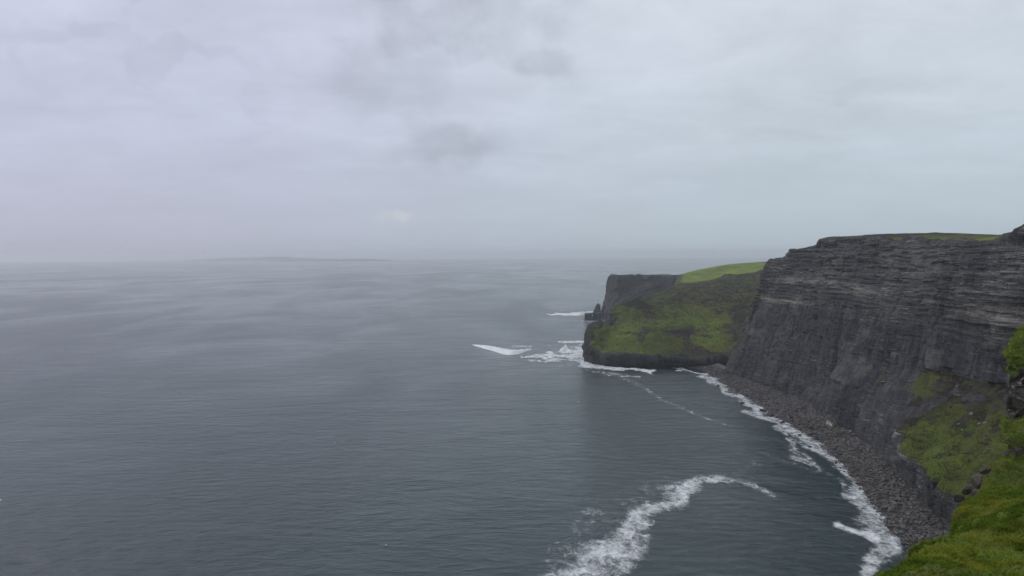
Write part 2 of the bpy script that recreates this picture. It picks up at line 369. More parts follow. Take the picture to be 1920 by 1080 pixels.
# ------------------------------------------------------------------ the great cliff
def rock_relief(P, nrm, s_len, zone_up, amp=1.0, k=1.0, shear=0.0):
    """outward push of a rock face: beds that stand proud or are cut back, upright joints, blocky fractures"""
    x, y, z = P[..., 0], P[..., 1], P[..., 2]
    wz = z + 2.2 * fbm(x * .012 * k, y * .012 * k, z * .01 * k, 3) / k
    def beds(f, seed):                     # stepped beds: a hard value per bed, softened a little along the face
        q = wz * f + seed; b = np.floor(q); fr = q - b
        h0 = perlin(b * 3.71 + .5, seed + x * .006 * k, y * .006 * k); h1 = perlin((b + 1) * 3.71 + .5, seed + x * .006 * k, y * .006 * k)
        return h0 + (h1 - h0) * sstep(fr, .84, 1.0)
    bed = 2.6 * beds(.17 * k, 1.3) + 1.5 * beds(.45 * k, 7.7) + .7 * beds(1.1 * k, 3.1)
    joint = ridged(x * (.2 if shear else 1) * .055 * k, (y - shear * x) * .055 * k, z * .008 * k, 4)
    butt = fbm(x * .014 * k, y * .014 * k, z * .004 * k, 3)
    blk = fbm(x * .12 * k, y * .12 * k, z * .16 * k, 4)
    warp = 5 * fbm(x * .02 * k, y * .02 * k, z * .02 * k, 2) / k
    u = y - shear * x; xs = x * (.2 if shear else 1)       # the lie of the upright joints across the face
    crev = sstep(1 - 2 * np.abs(perlin((xs + warp) * .024 * k, (u + warp) * .024 * k, z * .004 * k + 3)), .84, .99)
    crev2 = sstep(1 - 2 * np.abs(perlin((xs + warp) * .070 * k, (u + warp) * .070 * k, z * .012 * k + 8)), .82, .99)
    def rnd(a, b): h = np.sin(a * 127.1 + b * 311.7) * 43758.5453; return h - np.floor(h)
    def blocks(bh, bw, seed, lean=0.0):    # square cut blocks, each bed broken at its own joints
        b = np.floor(wz * bh * k + seed); s_ = (u - (0 if shear else .6 * x) + warp * .6) * bw * k + 13 * rnd(b, 0 * b + seed)
        c = np.floor(s_); f = s_ - c; v0 = rnd(b, c); v1 = rnd(b, c + 1)
        return v0 + (v1 - v0) * sstep(f, .90, 1.0)
    up_b = 2.0 * blocks(.22, .045, 1.0) + 1.3 * blocks(.5, .11, 4.0) + .7 * blocks(1.2, .22, 9.0)
    lo_b = 2.2 * blocks(.035, .10, 2.0, .0) + 1.6 * blocks(.07, .24, 6.0, .0) + .8 * blocks(.3, .5, 5.0)
    d = (bed * (.22 + .65 * zone_up) + up_b * (.25 + .9 * zone_up) + 1.9 * lo_b * (1 - .85 * zone_up) + .5 * joint + 7.0 * butt + .5 * blk - 4.5 * crev * (1 - .5 * zone_up) - 1.2 * crev2) / k
    return d * amp
def main_cliff():
    # columns run from the hidden far side, round the corner, towards the camera. foot (px,py at z 6) and rim (px,py,d)
    def foot(px, py, z=6): return W(px, py, z=z)
    cols = []
    A = lambda f, r, prof: cols.append((np.array(f, float), np.array(r, float), prof))
    std = [(.15, 18), (.44, 50), (.66, 82), (.84, 112)]
    A((470, 980, 6), (500, 960, 118), std)
    A((330, 880, 6), (380, 880, 118), std)
    A((252, 815, 6), W(1460, 492, d=830), [(.08, 26), (.22, 52), (.50, 82), (.76, 104)])
    A(foot(1366, 694), W(1441, 490, d=800), [(.34, 26), (.66, 52), (.90, 82), (.84, 104)])
    A(foot(1400, 706), W(1481, 483, d=765), std)
    A(foot(1406, 708), W(1484, 470, d=758), std)
    A(foot(1455, 726), W(1535, 456, d=705), std)
    A(foot(1460, 728), W(1539, 446, d=698), std)
    A(foot(1520, 755), W(1620, 449, d=635), [(.16, 20), (.46, 50), (.68, 82), (.85, 112)])
    A(foot(1600, 805), W(1740, 456, d=545), [(.14, 22), (.52, 48), (.72, 80), (.88, 112)])
    A(foot(1668, 858), W(1850, 459, d=478), [(.12, 24), (.60, 50), (.76, 80), (.88, 112)])
    A(foot(1712, 900), W(1935, 459, d=428), [(.05, 22), (.56, 52), (.74, 84), (.88, 114)])
    A(foot(1750, 950), np.array([325, 380, 142]), [(.04, 20), (.55, 58), (.70, 86), (.86, 116)])
    A((200, 318, 6), (322, 330, 141), [(.04, 20), (.52, 62), (.68, 88), (.84, 116)])
    A((172, 245, 6), (290, 262, 138), [(.04, 22), (.40, 60), (.60, 86), (.8, 112)])
    A((150, 180, 6), (235, 190, 134), [(.06, 24), (.36, 56), (.56, 84), (.8, 110)])
    rowsC = []
    C = np.zeros((11, len(cols), 3))
    for i, (f, r, prof) in enumerate(cols):
        out = f - r; out[2] = 0; out /= np.linalg.norm(out)
        C[0, i] = f + out * 4 + [0, 0, -9]; C[1, i] = f
        for j, (q, z) in enumerate(prof):
            p = f * (1 - q) + r * q; p[2] = z; C[2 + j, i] = p
        C[6, i] = r * 1.0; C[6, i, 2] = r[2] - 1.5; C[6, i] += out * 1.0
        C[7, i] = r
        for j, (dd, dz) in enumerate(((30, 1.6), (110, 5.2), (420, 2.0))):
            C[8 + j, i] = r - out * dd + [0, 0, dz]
    # the plateau behind: low rise, and the dark mound over the right edge of the frame
    C[9, 8:12, 2] += 1.0; C[8, 8:12, 2] += 0.3
    C[8, 10, 2] += 3; C[9, 10, 2] += 5; C[7, 11, 2] += 10; C[8, 11, 2] += 13; C[9, 11, 2] += 15
    C[8, 12:, 2] += 20; C[9, 12:, 2] += 26; C[7, 12:, 2] += 12; C[10, 11:, 2] += 24
    rows = [6, 40, 46, 60, 60, 60, 4, 14, 20, 8]
    colsn = [14, 30, 36, 70, 14, 90, 14, 130, 160, 140, 110, 110, 90, 50, 30]
    P, tr, tcn = sheet(C, rows, colsn)
    # keep the stepped rim crisp: linear between the paired columns
    N = normals(P)
    if N[60, 400, 0] > 0: N = -N
    up = sstep(P[..., 2], 62, 100)
    face = 1 - sstep(tr, 6.9, 7.3)[:, None]
    lowfade = sstep(tr, 0.6, 1.5)[:, None]
    dis = rock_relief(P, N, 1, up, shear=1.1) * face * (.35 + .65 * lowfade)
    # the talus shelf is smooth, the crag beneath it stands out
    shelf = sstep(tr, 1.95, 2.15)[:, None] * (1 - sstep(tr, 2.85, 3.2)[:, None]) * sstep(tcn, 9.3, 10.4)[None, :]
    x_, y_, z_ = P[..., 0], P[..., 1], P[..., 2]
    dis = dis * (1 - .70 * shelf)
    dis += 1.2 * sstep(tcn, 9.0, 10.5)[None, :] * sstep(tr, 1.2, 1.9)[:, None] * (1 - sstep(tr, 1.95, 2.2)[:, None])
    Nh = N * [1, 1, .25]; Nh /= np.linalg.norm(Nh, axis=2, keepdims=True)
    dis += shelf * (1.3 * fbm(x_ * .10, y_ * .06, z_ * .02, 4) + 1.6 * ridged(y_ * .045, x_ * .01, z_ * .01, 3))
    P = P + Nh * dis[..., None]
    x, y, z = P[..., 0], P[..., 1], P[..., 2]
    top = sstep(tr, 7.1, 7.6)[:, None] * np.ones_like(x)
    P[..., 2] += top * 1.6 * fbm(x * .03, y * .03, 0 * x, 4)
    # masks: grass, how bright, pale beds
    g = np.zeros_like(x); br = np.zeros_like(x)
    g = np.maximum(g, top)
    patchy = fbm(x * .02, y * .02, z * .02, 3)
    br = np.where(top > .3, .05 + .0 * x, br)
    # bright meadow strip on the plateau
    px, py = PROJ(P)
    br = np.where(top > .3, np.maximum(br, .9 * np.exp(-((y - 540) / 55) ** 2)), br)
    g = np.where(top > .3, np.clip(.42 + .5 * patchy + .9 * np.exp(-((y - 540) / 60) ** 2), 0, 1), g)
    sh2 = sstep(tr, 1.90, 1.99)[:, None] * (1 - sstep(tr, 2.75, 3.15)[:, None]) * sstep(tcn, 9.7, 10.6)[None, :]
    g = np.maximum(g, sh2 * np.clip(0.66 + .9 * patchy + .5 * fbm(x * .07, y * .05, z * .03, 4) - .35 * sstep(tr, 2.5, 2.9)[:, None], 0, 1)); br = np.maximum(br, sh2 * np.clip(.05 + .26 * (1 - sstep(tr, 2.2, 2.7)[:, None]) * (1 - sstep(tcn, 11.2, 12.4)[None, :]) + .5 * patchy, 0, .40))
    sh3 = sstep(tr, 2.1, 2.6)[:, None] * (1 - sstep(tr, 2.8, 3.4)[:, None]) * sstep(tcn, 8.2, 9.2)[None, :] * (1 - sh2)
    g = np.maximum(g, sh3 * (.56 + .9 * patchy))
    # far left side, by the headland: weedy
    fl = (1 - sstep(tcn, 3.0, 3.9)[None, :]) * (1 - sstep(tr, 4.0, 5.0)[:, None])
    g = np.maximum(g, fl * (.45 + .5 * patchy))
    wob = 2.0 * fbm(x * .02, y * .02, 0 * x + 3, 3)
    pale = np.exp(-(((z + wob) - 82) / 1.9) ** 2) * (1 - sstep(tcn, 6.2, 8.0)[None, :]) * sstep(tcn, 2.6, 3.2)[None, :]
    ledge2 = np.exp(-(((z + wob) - (104 - .11 * (760 - y) * .3)) / 5.0) ** 2) * sstep(tcn, 3.4, 5)[None, :] * .6
    spur = sstep(tcn, 9.3, 9.8)[None, :] * (1 - sstep(tcn, 11.2, 11.8)[None, :]) * sstep(tr, 1.72, 1.85)[:, None] * (1 - sstep(tr, 2.0, 2.06)[:, None]) * .6 * np.clip(.2 + 3 * fbm(x * .06, y * .06, z * .03, 3), 0, 1)
    pale = np.clip(pale + ledge2 * np.clip(patchy + .45, 0, 1) + spur, 0, 1)
    pale = pale * face
    mask = np.stack([np.clip(g, 0, 1), np.clip(br, 0, 1), pale, np.ones_like(g)], -1)
    V = P.reshape(-1, 3); Fq = gridfaces(P.shape[0], P.shape[1], flip=False); att = {'mask': mask.reshape(-1, 4)}
    root = thing('sea_cliff', 'tall dark cliff of level rock beds rising from the boulder beach on the right', 'cliff', (300, 500, 0))
    mrow = np.repeat((tr[:-1] + tr[1:]) / 2, P.shape[1] - 1); mcol = np.tile((tcn[:-1] + tcn[1:]) / 2, P.shape[0] - 1)
    f = mask.reshape(-1, 4)[Fq].mean(1)
    is_top = mrow > 7.0
    is_shelf = (~is_top) & (mrow > 1.94) & (mrow < 3.15) & (f[:, 0] > .12) & (mcol > 9.8)
    for nm, keep, mt, lb in (('rock_face', ~is_top & ~is_shelf, M_CLIFF, None), ('clifftop', is_top, M_SLOPE, 'rough green clifftop grass'), ('grass_slope', is_shelf, M_SHELF, 'green and brown grass slope under the rock face')):
        v_, f_, a_ = submesh(V, Fq, keep, att); o = npmesh(nm, v_, f_, mt, root, a_)
        if lb: o['label'] = lb
    COVER.append((root, P, sh2 * np.clip(g, .15, 1), br, 60000, .62, .10, M_SHELF, 'rough tussocks on the green slope'))
    return P, tr, tcn
COVER = []
CL_P, CL_R, CL_C = main_cliff()
# ------------------------------------------------------------------ beach
FOOT = np.array([W(1330, 684, z=5), W(1366, 694, z=5), W(1400, 706, z=5), W(1460, 728, z=5), W(1520, 755, z=5), W(1600, 805, z=5), W(1668, 858, z=5), W(1712, 900, z=5), W(1750, 950, z=5), (200, 318, 5), (172, 245, 5), (150, 180, 5)])
WATER = np.array([W(1285, 689, z=0), W(1325, 697, z=0), W(1362, 722, z=0), W(1412, 752, z=0), W(1470, 790, z=0), W(1537, 832, z=0), W(1590, 885, z=0), W(1625, 925, z=0), W(1665, 985, z=0), W(1705, 1035, z=0), (140, 235, 0), (118, 175, 0)])
def beach():
    inl = FOOT + (FOOT - WATER) * .35; inl[:, 2] = 7
    outp = WATER + (WATER - FOOT) * .6; outp[:, 2] = -3
    C = np.stack([outp, WATER, FOOT, inl])
    P, tr, tcn = sheet(C, [16, 60, 12], [40, 40, 50, 60, 70, 70, 60, 50, 50, 40, 30])
    x, y = P[..., 0], P[..., 1]
    P[..., 2] += .9 * fbm(x * .08, y * .08, 0 * x, 4) + .5 * ridged(x * .3, y * .3, 0 * x, 3) - .3
    m = np.zeros(P.shape[:2] + (4,)); m[..., 3] = 1
    o = npmesh('shingle_beach', P.reshape(-1, 3), gridfaces(*P.shape[:2]), M_SHINGLE, None, {'mask': m.reshape(-1, 4)})
    tag(o, kind='structure'); return P, tr, tcn
BP, BR, BC = beach()
def rock_shape(seed, sub=2, flat=.7):
    import bmesh
    bm = bmesh.new(); bmesh.ops.create_icosphere(bm, subdivisions=sub, radius=1)
    V = np.array([v.co[:] for v in bm.verts]); Fa = np.array([[v.index for v in f.verts] for f in bm.faces]); bm.free()
    rg = np.random.default_rng(seed)
    for _ in range(9):                     # cut facets
        n = rg.normal(size=3); n /= np.linalg.norm(n); d = rg.uniform(.45, .8); s = V @ n
        V = V - np.outer(np.maximum(s - d, 0), n)
    V = V * (1 + .12 * perlin(V[:, 0] * 2 + seed, V[:, 1] * 2, V[:, 2] * 2))[:, None]
    V = V * [1.15, .9, flat]
    return V, Fa
SHAPES = [rock_shape(s, 1) for s in range(6)]
def sample_beach(u, v):
    """u along the beach 0..11, v from water 1 to foot 2"""
    i = np.searchsorted(BC, u).clip(0, len(BC) - 1); j = np.searchsorted(BR, v).clip(0, len(BR) - 1)
    return BP[j, i]
def shingle():
    n = 32000
    u = RNG.uniform(.3, 9.6, n); v = .98 + 1.02 * RNG.random(n)
    base = sample_beach(u, v) + RNG.normal(size=(n, 3)) * [1.2, 1.2, .0]
    r = .26 + 1.0 * RNG.random(n) ** 6
    r *= 1 + .5 * (fbm(base[:, 0] * .03, base[:, 1] * .03, 0 * r, 2) > .15)
    Vs, Fs, off = [], [], 0
    for k in range(n):
        V, Fa = SHAPES[k % 6]; a = RNG.uniform(0, 6.28); c, s = math.cos(a), math.sin(a)
        q = V * r[k]; q = np.stack([q[:, 0] * c - q[:, 1] * s, q[:, 0] * s + q[:, 1] * c, q[:, 2]], 1) + base[k] + [0, 0, .15 * r[k]]
        Vs.append(q); Fs.append(Fa + off); off += len(V)
    V = np.concatenate(Vs); m = np.repeat(RNG.random((n, 4)), len(SHAPES[0][0]), axis=0)
    o = npmesh('beach_shingle', V, np.concatenate(Fs), M_STONES, None, {'mask': m}, smooth=False)
    tag(o, 'grey brown stones covering the beach between surf and cliff', kind='stuff'); return base, r
shingle()
def boulders():
    protos = []
    for s in range(5):
        V, Fa = rock_shape(40 + s, 3); me = None
        o = npmesh('boulder', V, Fa, M_BOULDER, None, None, smooth=False); protos.append(o)
    first = list(protos); k = 0
    def put(p, r, lab, grp=None, mat=None):
        nonlocal k
        if first and mat is None: o = first.pop()
        else:
            src = protos[k % 5]; o = src.copy()
            if mat is not None: o.data = src.data.copy(); o.data.materials[0] = mat
            COL.objects.link(o)
        k += 1
        o.location = (p[0], p[1], p[2]); o.scale = (r, r * random.uniform(.8, 1.2), r * random.uniform(.7, 1.1))
        o.rotation_euler = (random.uniform(-.3, .3), random.uniform(-.3, .3), random.uniform(0, 6.28))
        tag(o, lab, 'boulder', grp); return o
    # boulders standing in the surf, seen against the white water
    for nth, (px, py, r) in zip('first second third fourth fifth sixth seventh eighth ninth'.split(), ((1347, 723, 2.0), (1393, 756, 2.2), (1389, 750, 1.3), (1430, 771, 3.2), (1447, 779, 4.0), (1466, 792, 2.4), (1500, 817, 1.9), (1519, 838, 1.4), (1565, 852, 1.6))):
        q = W(px, py, z=.4); put(q, r, 'dark wet boulder in the beach surf, %s from the headland end' % nth, 'dark boulders awash in the surf')
    n = 110
    for _ in range(n):
        u = random.uniform(.8, 9.2); v = random.choice([random.uniform(1.02, 1.35), random.uniform(1.1, 1.98)])
        q = sample_beach(np.array([u]), np.array([v]))[0]; r = random.uniform(.9, 1.7) * (1.25 if 3 < u < 5.5 else 1)
        put(q + [random.uniform(-1, 1), random.uniform(-1, 1), .3], r, 'dark boulder lying among the grey beach stones below the cliff', 'boulders strewn on the shingle beach')
    pa = W(1555, 795, z=5.5); put(pa, 3.4, 'pale angular boulder at the top of the beach beneath the cliff foot', None, M_PALE)
boulders()
# ------------------------------------------------------------------ the green headland and the field above
def headland():
    z_ = lambda px, py, z: W(px, py, z=z)
    d_ = lambda px, py, d: W(px, py, d=d)
    # rows from the water up; columns from the hidden seaward side, the tip, to the right behind the great cliff
    C = np.array([
        [z_(1165, 640, -4), z_(1122, 655, -4), z_(1096, 680, -4), z_(1128, 689, -4), z_(1200, 692, -4), z_(1265, 692, -4), z_(1320, 688, -4), z_(1380, 684, -4), z_(1470, 690, -4)],
        [z_(1168, 612, 20), z_(1132, 616, 27), z_(1104, 650, 14), z_(1130, 672, 8), z_(1200, 676, 8), z_(1265, 678, 7), z_(1320, 680, 6), z_(1380, 678, 8), z_(1470, 676, 12)],
        [z_(1170, 606, 24), z_(1135, 610, 34), z_(1108, 621, 36), z_(1135, 655, 18), z_(1200, 664, 14), z_(1265, 667, 13), z_(1320, 668, 13), z_(1380, 660, 18), z_(1470, 640, 32)],
        [z_(1178, 602, 22), z_(1150, 606, 36), z_(1133, 612, 38), z_(1152, 620, 34), z_(1200, 626, 32), z_(1265, 628, 31), z_(1320, 628, 31), z_(1380, 620, 38), z_(1470, 600, 52)],
        [z_(1190, 597, 20), z_(1168, 600, 34), z_(1156, 603, 38), z_(1175, 602, 40), z_(1215, 600, 42), z_(1265, 602, 42), z_(1320, 600, 44), z_(1380, 592, 52), z_(1470, 575, 66)],
        [z_(1225, 582, 10), z_(1195, 580, 30), z_(1178, 578, 50), z_(1200, 570, 56), z_(1232, 566, 58), z_(1275, 566, 58), z_(1325, 564, 60), z_(1385, 556, 68), z_(1470, 545, 80)],
        [d_(1290, 585, 1500), d_(1262, 572, 1450), d_(1245, 562, 1420), d_(1255, 550, 1420), d_(1272, 542, 1420), d_(1295, 538, 1420), d_(1335, 533, 1420), d_(1390, 524, 1380), d_(1470, 515, 1330)],
        [d_(1300, 545, 1560), d_(1275, 535, 1540), d_(1266, 529, 1510), d_(1270, 526, 1490), d_(1280, 527, 1480), d_(1298, 527, 1480), d_(1340, 521, 1480), d_(1390, 512, 1450), d_(1470, 505, 1400)],
        [d_(1272, 519, 1700), d_(1270, 518, 1660), d_(1268, 518, 1640), d_(1272, 516, 1640), d_(1282, 513, 1640), d_(1300, 508, 1660), d_(1345, 499, 1680), d_(1395, 493, 1680), d_(1470, 489, 1640)],
        [d_(1272, 530, 2100), d_(1270, 530, 2100), d_(1268, 530, 2100), d_(1272, 528, 2100), d_(1282, 524, 2100), d_(1300, 518, 2100), d_(1345, 506, 2100), d_(1395, 498, 2100), d_(1470, 494, 2100)],
    ])
    P, tr, tcn = sheet(C, [14, 16, 44, 44, 50, 50, 26, 30, 8], [30, 40, 46, 70, 60, 56, 60, 70], smooth_rows=True)
    N = normals(P)
    if N[120, 200, 2] < 0: N = -N
    x, y, z = P[..., 0], P[..., 1], P[..., 2]
    TR = tr[:, None] * np.ones_like(x); TC = tcn[None, :] * np.ones_like(x)
    steep = np.clip((1 - np.abs(N[..., 2])) * 1.6 - .2, 0, 1)
    rockz = np.clip(1 - sstep(TR, 1.5, 2.0) + (1 - sstep(TC, 1.9, 2.9)) * (1 - sstep(TR, 4.4, 6)), 0, 1)
    brown = sstep(TR, 3.5, 4.3) * (1 - sstep(TR, 6.2, 6.8))
    dis = 4.0 * ridged(x * .03, y * .03, z * .03, 4) * rockz + 2.2 * fbm(x * .02, y * .02, z * .02, 4)
    dis += brown * (7.5 * ridged(x * .013, y * .007, z * .025 + 5, 5) + 3 * fbm(x * .05, y * .03, z * .05, 4) - 3) + 2.0 * fbm(x * .07, y * .05, z * .1, 4) * (1 - sstep(TR, 6.3, 6.9))
    dis *= sstep(TR, -.2, .8) * .6 + .4
    dis *= 1 - .75 * sstep(TR, 6.6, 7.2)
    dis += 2.6 * ridged(x * .09, y * .06, z * .07, 4) * (1 - sstep(TC, 2.2, 3.0)) * sstep(TR, .6, 1.2)
    dis -= 4.0 * (1 - sstep(TC, 2.0, 3.2)) * sstep(TR, .8, 1.6)
    P = P + N * dis[..., None]
    pn = fbm(x * .008, y * .008, z * .02, 4)
    green = sstep(TR + .5 * pn, 1.55, 2.0) * (1 - sstep(TR + .9 * pn, 3.5, 5.0)) * sstep(TC + .5 * pn, 1.9, 2.7) * (1 - sstep(TC + .6 * pn, 6.0, 7.8))
    field = sstep(TR, 6.75, 7.0) * sstep(TC, 3.6, 4.2)
    pn2 = fbm(x * .035, y * .012, z * .05, 5)
    g = np.clip(green * (.82 + .7 * pn + .75 * pn2) + field + .44 * brown + sstep(TR, 6.1, 6.6) * .55, 0, 1)
    # warm olive on the left and at the bottom, clear green to the right
    br = np.clip(green * (.20 + .20 * sstep(TR + pn, 2.3, 3.4) * (1 - .5 * sstep(TC, 4, 5)) + .35 * sstep(TC + pn, 5.0, 5.8) * (1 - sstep(TC, 6.2, 7)) + .5 * pn) + field * (.95 + .4 * pn), 0, 1)
    pale = .8 * brown * (pn > .1) * sstep(TC, 3, 4) + .3 * green
    mask = np.stack([g, br, np.clip(pale, 0, 1), np.ones_like(g)], -1).reshape(-1, 4)
    V = P.reshape(-1, 3); Fq = gridfaces(*P.shape[:2]); att = {'mask': mask}
    mrow = np.repeat((tr[:-1] + tr[1:]) / 2, P.shape[1] - 1); mcol = np.tile((tcn[:-1] + tcn[1:]) / 2, P.shape[0] - 1)
    root = thing('headland', 'low headland with a green and brown slope above a dark wave cut rock foot', 'headland', tuple(W(1240, 690, z=0)))
    rk = (mrow < 1.75) | ((mcol < 2.0) & (mrow < 5))
    fd = (mrow > 6.9) & (mcol > 3.4)
    for nm, keep, mt, lb in (('rock_foot', rk, M_WET, 'dark rock foot and blunt seaward tip'), ('grass_slope', ~rk & ~fd, M_SLOPE, 'slope of green grass below brown broken ground'), ('field', fd, M_SLOPE, 'bright green field on top')):
        v_, f_, a_ = submesh(V, Fq, keep, att); o = npmesh(nm, v_, f_, mt, root, a_); o['label'] = lb
    COVER.append((root, P, np.clip(green + brown, 0, 1) * (1 - rockz), br, 60000, 1.3, .32, M_SLOPE, 'rough heath and tussocks on the slope'))
headland()
def far_headland():
    top = [(1300, 522, 1800), (1180, 518, 1800), (1148, 518, 1590), (1158, 517, 1530), (1200, 518, 1540), (1240, 517, 1560), (1275, 518, 1580), (1330, 520, 1700)]
    C = []
    f0 = [(1300, 1850), (1190, 1850), (1142, 1590), (1137, 1490), (1185, 1470), (1230, 1480), (1290, 1500), (1340, 1600)]
    tops = np.array([W(a, b, d=c) for a, b, c in top])
    foot = []
    for px, d in f0: p = W(px, 560, d=d); p[2] = -6; foot.append(p)
    foot = np.array(foot); mid = foot * .45 + tops * .55; mid[:, 2] = 46
    low = foot * .8 + tops * .2; low[:, 2] = 22
    low[2:4] = foot[2:4] * .62 + tops[2:4] * .38; low[2:4, 2] = 26; mid[2:4] = foot[2:4] * .25 + tops[2:4] * .75; mid[2:4, 2] = 48
    back = tops * .35 + np.array(W(1290, 514, d=1950)) * .65; back[:, 2] = tops[:, 2] - 5
    C = np.stack([foot, low, mid, tops, back])
    P, tr, tcn = sheet(C, [20, 24, 50, 24], [20, 30, 30, 60, 60, 50, 20])
    N = normals(P)
    if N[60, 150, 1] > 0: N = -N
    x, y, z = P[..., 0], P[..., 1], P[..., 2]
    face = (1 - sstep(tr, 2.95, 3.1))[:, None]
    P = P + N * (rock_relief(P, N, 1, sstep(z, 60, 90) * .6, .8) * face)[..., None]
    m = np.zeros(P.shape[:2] + (4,)); m[..., 3] = 1
    m[..., 0] = np.clip(sstep(tr, 2.95, 3.1)[:, None] + .3 * (fbm(x * .02, y * .02, z * .02, 3) > .25), 0, 1); m[..., 1] = .1
    V = P.reshape(-1, 3); Fq = gridfaces(*P.shape[:2]); att = {'mask': m.reshape(-1, 4)}
    mrow = np.repeat((tr[:-1] + tr[1:]) / 2, P.shape[1] - 1)
    root = thing('headland', 'sheer flat topped dark headland farthest out behind the green slope', 'headland', tuple(foot[3] * [1, 1, 0]))
    for nm, keep, mt in (('rock_face', mrow < 3.0, M_HEAD), ('clifftop', mrow >= 3.0, M_SLOPE)):
        v_, f_, a_ = submesh(V, Fq, keep, att); npmesh(nm, v_, f_, mt, root, a_)
far_headland()
# ------------------------------------------------------------------ sea stacks
def column_rock(name, label, cat, base, prof, sx, sy, seed, lean=0.0, n=40, m=50, notch=None):
    """upright rock: prof = [(height, half width factor, sideways shift)]"""
    hs = np.array([p[0] for p in prof]); ws = np.array([p[1] for p in prof]); sh = np.array([p[2] for p in prof])
    t = np.linspace(hs[0], hs[-1], m); ww = np.interp(t, hs, ws); ss = np.interp(t, hs, sh)
    a = np.linspace(0, 2 * math.pi, n, endpoint=False)
    ca, sa = np.sign(np.cos(a)) * np.abs(np.cos(a)) ** .6, np.sign(np.sin(a)) * np.abs(np.sin(a)) ** .6
    X = ww[:, None] * sx * ca + ss[:, None]; Y = ww[:, None] * sy * sa; Z = t[:, None] + 0 * a
    q = .55 * (fbm(X * .12 + seed, Y * .12, Z * .09, 4)) + .25 * ridged(X * .3, Y * .3 + seed, Z * .5, 3)
    r = 1 + q * .42
    X = ss[:, None] + (X - ss[:, None]) * r; Y = Y * r
    V = np.stack([X, Y, Z + .8 * perlin(X * .3, Y * .3, Z * 0 + seed) * (t > 1)[:, None]], -1).reshape(-1, 3) + base
    V = np.concatenate([V, [[ss[-1] + base[0], base[1], t[-1] + base[2] + .4]]])
    i = np.arange(m - 1)[:, None] * n; j = np.arange(n)[None, :]; k = (j + 1) % n
    f = np.stack([i + j, i + k, i + n + k, i + n + j], -1).reshape(-1, 4)
    cap = np.array([[(m - 1) * n + a_, (m - 1) * n + (a_ + 1) % n, m * n, m * n] for a_ in range(n)])
    tris = [list(x[:3]) for x in cap]
    me = bpy.data.meshes.new(name); me.from_pydata((V - base).tolist(), [], f.tolist() + tris); me.materials.append(M_HEAD)
    o = link(bpy.data.objects.new(name, me)); o.location = base
    if label: tag(o, label, cat)
    return o
b1 = W(1120, 600, z=0); pxm = b1[1] / F
b1 = W(1120, 598, z=-3)
column_rock('sea_stack', 'tall pointed dark sea stack standing just off the far headland', 'sea stack', b1,
            [(0, 1.15, 0), (8, 1.0, 0), (18, .85, 0), (24, .55, 1.0), (27, .46, 1.6), (29.5, .32, 1.4), (31.5, .14, 1.4)], 8.2, 8.0, 2.3)
b2 = W(1133, 596, z=-3)
column_rock('sea_stack', 'short blunt sea stack wedged between the pointed stack and the far headland', 'sea stack', b2,
            [(0, 1.3, 0), (10, 1.1, 0), (18, .8, 1), (24, .6, 1.5), (27, .5, 1.5), (28, .3, 1.5)], 7.0, 7.0, 8.1)
def arch_rock():
    b = W(1111, 602, z=-3); s = b[1] / F
    root = thing('rock_arch', 'low square topped rock pierced by two gaps in front of the pointed stack', 'rock', tuple(b))
    def block(name, x0, x1, z0, z1, seed):
        n, m = 28, 22
        t = np.linspace(z0, z1, m); a = np.linspace(0, 2 * math.pi, n, endpoint=False)
        ca, sa = np.sign(np.cos(a)) * np.abs(np.cos(a)) ** .35, np.sign(np.sin(a)) * np.abs(np.sin(a)) ** .35
        X = (x0 + x1) / 2 + (x1 - x0) / 2 * ca[None, :] + 0 * t[:, None]; Y = 7 * sa[None, :] + 0 * t[:, None]; Z = t[:, None] + 0 * a
        q = fbm(X * .25 + seed, Y * .25, Z * .25, 3) * .5
        X = X + q * ca; Y = Y + q * sa * 2; Z = Z + .5 * perlin(X * .4, Y * .4, X * 0 + seed) * (t > z0 + 1)[:, None]
        V = np.concatenate([np.stack([X, Y, Z], -1).reshape(-1, 3), [[(x0 + x1) / 2, 0, z1 + .2]]])
        i = np.arange(m - 1)[:, None] * n; j = np.arange(n)[None, :]; k = (j + 1) % n
        f = np.stack([i + j, i + k, i + n + k, i + n + j], -1).reshape(-1, 4).tolist() + [[(m - 1) * n + a_, (m - 1) * n + (a_ + 1) % n, m * n] for a_ in range(n)]
        me = bpy.data.meshes.new(name); me.from_pydata(V.tolist(), [], f); me.materials.append(M_HEAD); link(bpy.data.objects.new(name, me), root)
    block('pillar', -15.5, -1.0, 0, 15.2, 1); block('pillar', 1.0, 9.5, 0, 14.8, 2.5); block('pillar', 13.5, 17, 0, 14.6, 4.4)
    block('lintel', -3, 16, 13.4, 16.0, 6.0); block('ledge', -18, 15, 0, 3.6, 9.0)
arch_rock()
# ------------------------------------------------------------------ far islands
def island(pts, d, label, depth=700):
    xs = np.array([p[0] for p in pts]); hs = np.array([p[1] for p in pts])
    n, m = 120, 12; px = np.linspace(xs[0], xs[-1], n); h = np.interp(px, xs, hs)
    base = np.array([W(q, 486, d=d) for q in px]); drop = d * d / (2 * EARTH)
    h = h * (1 + .12 * fbm(px * .05, 0 * px + 3, 0 * px, 3))
    V = []
    for j in range(m):
        u = j / (m - 1); prof = math.sin(math.pi * u) ** .6
        V.append(np.stack([base[:, 0], base[:, 1] + (u - .1) * depth, -drop - 12 + (h + 12) * prof], 1))
    V = np.array(V); b = np.array([base[n // 2, 0], d, -drop])
    mk = np.zeros((n * m, 4)); mk[:, 0] = .6; mk[:, 3] = 1
    root = npmesh('island', V.reshape(-1, 3) - b, gridfaces(m, n), M_SLOPE, None, {'mask': mk}); root.location = b
    tag(root, label, 'island', 'low islands on the misty horizon')
